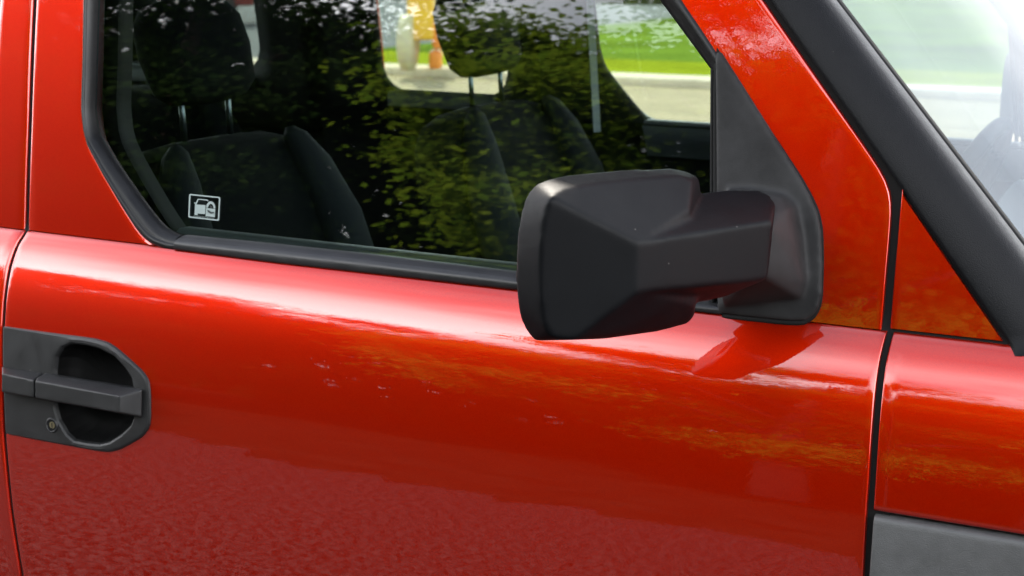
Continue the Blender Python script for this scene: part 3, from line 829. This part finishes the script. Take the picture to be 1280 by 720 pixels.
for nm, x0, x1, h_ in (('rear_sill', -1.19, -.85, .047), ('rear_sill', -2.0, -1.52, .072)):
    P = [[S(x, h, o_) for h, o_ in ((h_ - .012, .03), (h_ + .006, .036), (h_ + .008, .05), (h_ - .004, .066), (h_ - .03, .07))] for x in np.linspace(x0 + .03, x1 - .03, 12)]
    o = link(nm, mesh(nm, *gridVF(P)), 'trim_in', car); mirrored.append(o)

# --- seats
def seat(name, x, yc, rear=False, s=1.0):
    up_ = Vector((-.30, 0, .953)).normalized(); fw_ = Vector((.953, 0, .30)).normalized(); wd = Vector((0, 1, 0))
    base = Vector((x, yc, .56)); secs = []
    for t, a, b in ((0, .20, .05), (.02, .235, .075), (.15, .25, .085), (.35, .252, .085), (.48, .245, .078), (.54, .23, .07), (.575, .20, .055), (.592, .15, .03), (.597, .08, .01)):
        secs.append(sq_section(base + up_ * t, wd, fw_, a, b, 3.2, 40))
    so_ = loft(name, secs, 'fabric', car)
    for sgn in (-1, 1):              # side bolsters
        ss = []
        for t, r in ((.06, .02), (.10, .042), (.25, .05), (.42, .046), (.52, .036), (.57, .022), (.585, .008)):
            c = base + up_ * t + wd * sgn * (.205 - .06 * max(0, (t - .35) / .25) ** 2) + fw_ * (.068 + .016 * (1 - ((t - .3) / .3) ** 2))
            ss.append(sq_section(c, wd, fw_, r, r * .85, 2.2, 16))
        loft('bolster', ss, 'fabric_lit', so_)
    hc = base + up_ * .735 + fw_ * .04; ss = []
    for t, a, b in ((-.085, .06, .02), (-.08, .085, .035), (-.06, .108, .047), (0, .118, .052), (.05, .115, .048), (.075, .095, .036), (.085, .06, .018)):
        ss.append(sq_section(hc + up_ * t, wd, fw_, a, b, 2.8, 32))
    loft('headrest', ss, 'fabric', so_)
    for sgn in (-1, 1):
        link('headrest_post', mesh('headrest_post', *tube([base + up_ * .57 + wd * sgn * .06 + fw_ * .01, hc + wd * sgn * .06 - up_ * .04], .005, 10)), 'chrome', so_)
    cs = []
    for t, a, b in ((0, .20, .04), (.02, .25, .07), (.25, .26, .075), (.45, .255, .075), (.5, .23, .05), (.51, .18, .02)):
        cs.append(sq_section(Vector((x - .02 + t, yc, .56 + .10 * t)), wd, Vector((0, 0, 1)), a, b, 3, 32))
    loft('cushion', cs, 'fabric', so_)
    return so_
s1 = seat('front_seat', -.655, .58); tag(s1, 'dark passenger seat behind the glass')
s2 = seat('front_seat', -.53, 1.30); tag(s2, 'dark driver seat beyond the passenger seat')
s3 = seat('rear_seat', -1.42, .60); s4 = seat('rear_seat', -1.42, 1.28)

# seat belts hanging at the door pillars
for nm, px0, py0, px1, py1, y in (('seat_belt', 149, -60, 156, 206, .235), ('seat_belt', 734, -60, 746, 165, 1.60)):
    a = on_y(px0, py0, y); b = on_y(px1, py1, y); d = Vector((.010, .046, 0)).normalized()
    me = mesh(nm, [a - d * .003, a + d * .003, b + d * .003, b - d * .003] if y < 1 else [a - d * .012, a + d * .012, b + d * .012, b - d * .012], [(0, 1, 2, 3)])
    o = link(nm, me, 'webbing', car, False); sd = o.modifiers.new('solid', 'SOLIDIFY'); sd.thickness = .0015

# --- wheels
for x in (AX, -1.55):
    y0 = YMAX + .01
    def ring(rad, y, n=48): return [Vector((x + rad * math.cos(2 * math.pi * k / n), y, .33 + rad * math.sin(2 * math.pi * k / n))) for k in range(n)]
    wv = loft('wheel', [ring(.21, y0 + .03), ring(.29, y0 + .005), ring(.325, y0 + .02), ring(.33, y0 + .05), ring(.33, y0 + .17), ring(.30, y0 + .20), ring(.2, y0 + .20)], 'tyre', car)
    V, F = joinVF([tube([Vector((x, y0 + .03, .33)), Vector((x + .2 * math.cos(t), y0 + .025, .33 + .2 * math.sin(t)))], [.04, .03], 8) for t in np.linspace(0, 2 * math.pi, 6)[:-1]] + [tube([Vector((x, y0 + .02, .33)), Vector((x, y0 + .1, .33))], .05, 16)])
    link('rim', mesh('rim', V, F), 'wheel', wv); mirrored.append(wv)

# --- far side: copies of the near-side parts
def mirror_copy(o, parent):
    c = o.copy(); col.objects.link(c); c.parent = parent
    for k in ('label',):
        if k in c: del c[k]
    return c
for o in mirrored:
    c = mirror_copy(o, car); c.scale = (1, -1, 1); c.location = (0, 2 * YC, 0)
    for ch in list(o.children): mirror_copy(ch, c)
c = mirror_copy(glass, car); c.scale = (1, -1, 1); c.location = (0, 2 * YC, 0)

# ------------------------------------------------------------------ trees opposite the car, seen mirrored in paint and glass
def tree(name, label, base, H, R, crown_z, nclump, leaves, size, leafm, seed, trunk_r=.16, flat=.75, group=None):
    r = np.random.default_rng(seed)
    root = bpy.data.objects.new(name, None); col.objects.link(root); root.location = base; tag(root, label, 'tree', group)
    tp = [(0, 0, 0), (r.normal(0, .06), r.normal(0, .06), H * .25), (r.normal(0, .15), r.normal(0, .15), H * .5), (r.normal(0, .2), r.normal(0, .2), H * .85)]
    parts = [tube(tp, [trunk_r * 1.3, trunk_r, trunk_r * .75, trunk_r * .2], 10)]
    cen = []
    for k in range(nclump):
        v = r.normal(size=3); v /= np.linalg.norm(v); q = r.uniform(.35, 1) ** .6
        cen.append(np.array([v[0] * R * q, v[1] * R * q, crown_z + v[2] * R * flat * q + r.normal(0, .1)]))
    for k in range(0, nclump, 6):
        c_ = cen[k]; t = r.uniform(.25, .7); s0 = Vector((0, 0, max(.8, c_[2] * .55)))
        parts.append(tube([s0, (s0 + Vector(c_)) / 2 + Vector((0, 0, .15)), Vector(c_)], [trunk_r * .4, trunk_r * .22, trunk_r * .06], 6))
    link('trunk', mesh('trunk', *joinVF(parts)), 'bark', root)
    n = nclump * leaves
    C_ = np.repeat(np.array(cen), leaves, axis=0)
    pos = C_ + r.normal(size=(n, 3)) * np.array([.27, .27, .095]) * (R / 2.2)
    nr = r.normal(size=(n, 3)) * .3 + np.array([0, .6, .7]); nr /= np.linalg.norm(nr, axis=1)[:, None]      # leaves turned up and to the light
    d1 = r.normal(size=(n, 3)); d1 -= (d1 * nr).sum(1)[:, None] * nr; d1 /= np.linalg.norm(d1, axis=1)[:, None]; d2 = np.cross(nr, d1)
    s = r.uniform(.6, 1.25, n)[:, None] * size
    vv = np.stack([pos - d1 * s, pos + d2 * s * .7, pos + d1 * s, pos - d2 * s * .7], 1).reshape(-1, 3)
    me = bpy.data.meshes.new('crown'); me.vertices.add(4 * n); me.vertices.foreach_set('co', vv.ravel())
    me.loops.add(4 * n); me.loops.foreach_set('vertex_index', np.arange(4 * n, dtype=np.int32))
    me.polygons.add(n); me.polygons.foreach_set('loop_start', np.arange(0, 4 * n, 4, dtype=np.int32))
    me.update(calc_edges=True)
    link('crown', me, leafm, root, False)
    return root
G = 'trees mirrored in the car'
tree('leafy_tree', 'bright green leafy tree mirrored in the right half of the front window', (-2.1, -8.4, 0), 5.4, 2.8, 3.0, 64, 2400, .042, 'leafA', 1, group=G)
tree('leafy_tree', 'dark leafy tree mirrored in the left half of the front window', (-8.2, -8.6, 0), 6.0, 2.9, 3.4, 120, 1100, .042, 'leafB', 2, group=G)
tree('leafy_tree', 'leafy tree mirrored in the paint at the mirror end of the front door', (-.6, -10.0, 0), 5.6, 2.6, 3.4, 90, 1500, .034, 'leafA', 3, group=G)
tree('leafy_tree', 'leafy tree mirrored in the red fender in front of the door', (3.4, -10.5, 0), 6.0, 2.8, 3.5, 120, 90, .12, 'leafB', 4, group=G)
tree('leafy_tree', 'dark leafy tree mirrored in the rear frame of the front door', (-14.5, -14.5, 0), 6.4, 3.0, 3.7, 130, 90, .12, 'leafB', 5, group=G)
# undergrowth and wood behind them, one dark mass
r = np.random.default_rng(21); n = 118000
pos = np.stack([r.uniform(-40, 22, n), r.uniform(-17, -12.5, n), r.uniform(0, 1, n) ** 1.15], 1)
topz = 5.0 + .8 * np.sin(pos[:, 0] * .45 + 1) + .5 * np.sin(pos[:, 0] * 1.3) + .35 * np.sin(pos[:, 0] * 3.1 + 2) + .2 * np.sin(pos[:, 0] * 7.3)
pos[:, 2] *= topz
d1 = r.normal(size=(n, 3)); d1 /= np.linalg.norm(d1, axis=1)[:, None]; d2 = r.normal(size=(n, 3))
d2 -= (d2 * d1).sum(1)[:, None] * d1; d2 /= np.linalg.norm(d2, axis=1)[:, None]
vv = np.stack([pos - d1 * .15, pos + d2 * .09, pos + d1 * .15, pos - d2 * .09], 1).reshape(-1, 3)
me = bpy.data.meshes.new('undergrowth'); me.vertices.add(4 * n); me.vertices.foreach_set('co', vv.ravel())
me.loops.add(4 * n); me.loops.foreach_set('vertex_index', np.arange(4 * n, dtype=np.int32))
me.polygons.add(n); me.polygons.foreach_set('loop_start', np.arange(0, 4 * n, 4, dtype=np.int32)); me.update(calc_edges=True)
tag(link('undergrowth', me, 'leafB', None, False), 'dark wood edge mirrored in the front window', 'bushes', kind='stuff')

# ------------------------------------------------------------------ things beyond the far windows
b = on_z(512, 88, .08)
ym = bpy.data.objects.new('yellow_machine', None); col.objects.link(ym); ym.location = (b.x, b.y, .08)
tag(ym, 'blurred yellow machine with a pale wheel seen through the far rear window', 'machine')
rt = Vector((RT.x, RT.y, 0)); dp = Vector((-RT.y, RT.x, 0))
def bl(name, a0, a1, d0, d1, z0, z1, m):
    V = [rt * a + dp * d + Vector((0, 0, z)) for a in (a0, a1) for d in (d0, d1) for z in (z0, z1)]
    o = link(name, mesh(name, V, boxVF(0, 1, 0, 1, 0, 1)[1]), m, ym, False); bevel(o, .04, 3); return o
bl('body', -.02, .26, 0, .5, .32, 1.5, 'yellow'); bl('block', .24, .42, .05, .4, .22, .62, 'orange'); bl('foot', .20, .34, .1, .4, 0, .20, 'orange')
V, F = tube([rt * -.06 + Vector((0, 0, .30)) - dp * .02, rt * .04 + Vector((0, 0, .30)) - dp * .04], .30, 28); link('wheel', mesh('wheel', V, F), 'pale', ym)

b = on_z(205, 30, 0)
pcar = bpy.data.objects.new('parked_car', None); col.objects.link(pcar); pcar.location = (b.x, b.y, 0)
tag(pcar, 'maroon parked car in the background at the top left of the window', 'car')
prof_c = [(-1.6, .35), (-1.65, .7), (-1.5, .95), (-.9, 1.02), (-.4, 1.45), (.9, 1.48), (1.4, 1.05), (1.75, .95), (1.8, .6), (1.7, .35)]
secs = []
for d, sc in ((-.85, .97), (-.80, 1), (.80, 1), (.85, .97)):
    secs.append([rt * (x * sc) + dp * d + Vector((0, 0, .35 + (z - .35) * (sc if z < 1.1 else sc))) for x, z in prof_c])
o = loft('body', secs, 'maroon', pcar); bevel(o, .05, 3)
for x0, x1, xa, xb in ((-.72, .1, -.42, .1), (.18, 1.18, .18, .86)):
    V = [rt * x + dp * -.86 + Vector((0, 0, z)) for x, z in ((x0, 1.06), (x1, 1.06), (xb, 1.40), (xa, 1.40))]
    link('side_window', mesh('side_window', V + [v + dp * .03 for v in V], [(0, 1, 2, 3), (7, 6, 5, 4), (0, 4, 5, 1), (1, 5, 6, 2), (2, 6, 7, 3), (3, 7, 4, 0)]), 'carglass', pcar, False)
for x in (-1.05, 1.1):
    V, F = tube([rt * x - dp * .88 + Vector((0, 0, .32)), rt * x - dp * .68 + Vector((0, 0, .32))], .32, 24); link('wheel', mesh('wheel', V, F), 'tyre', pcar, False)
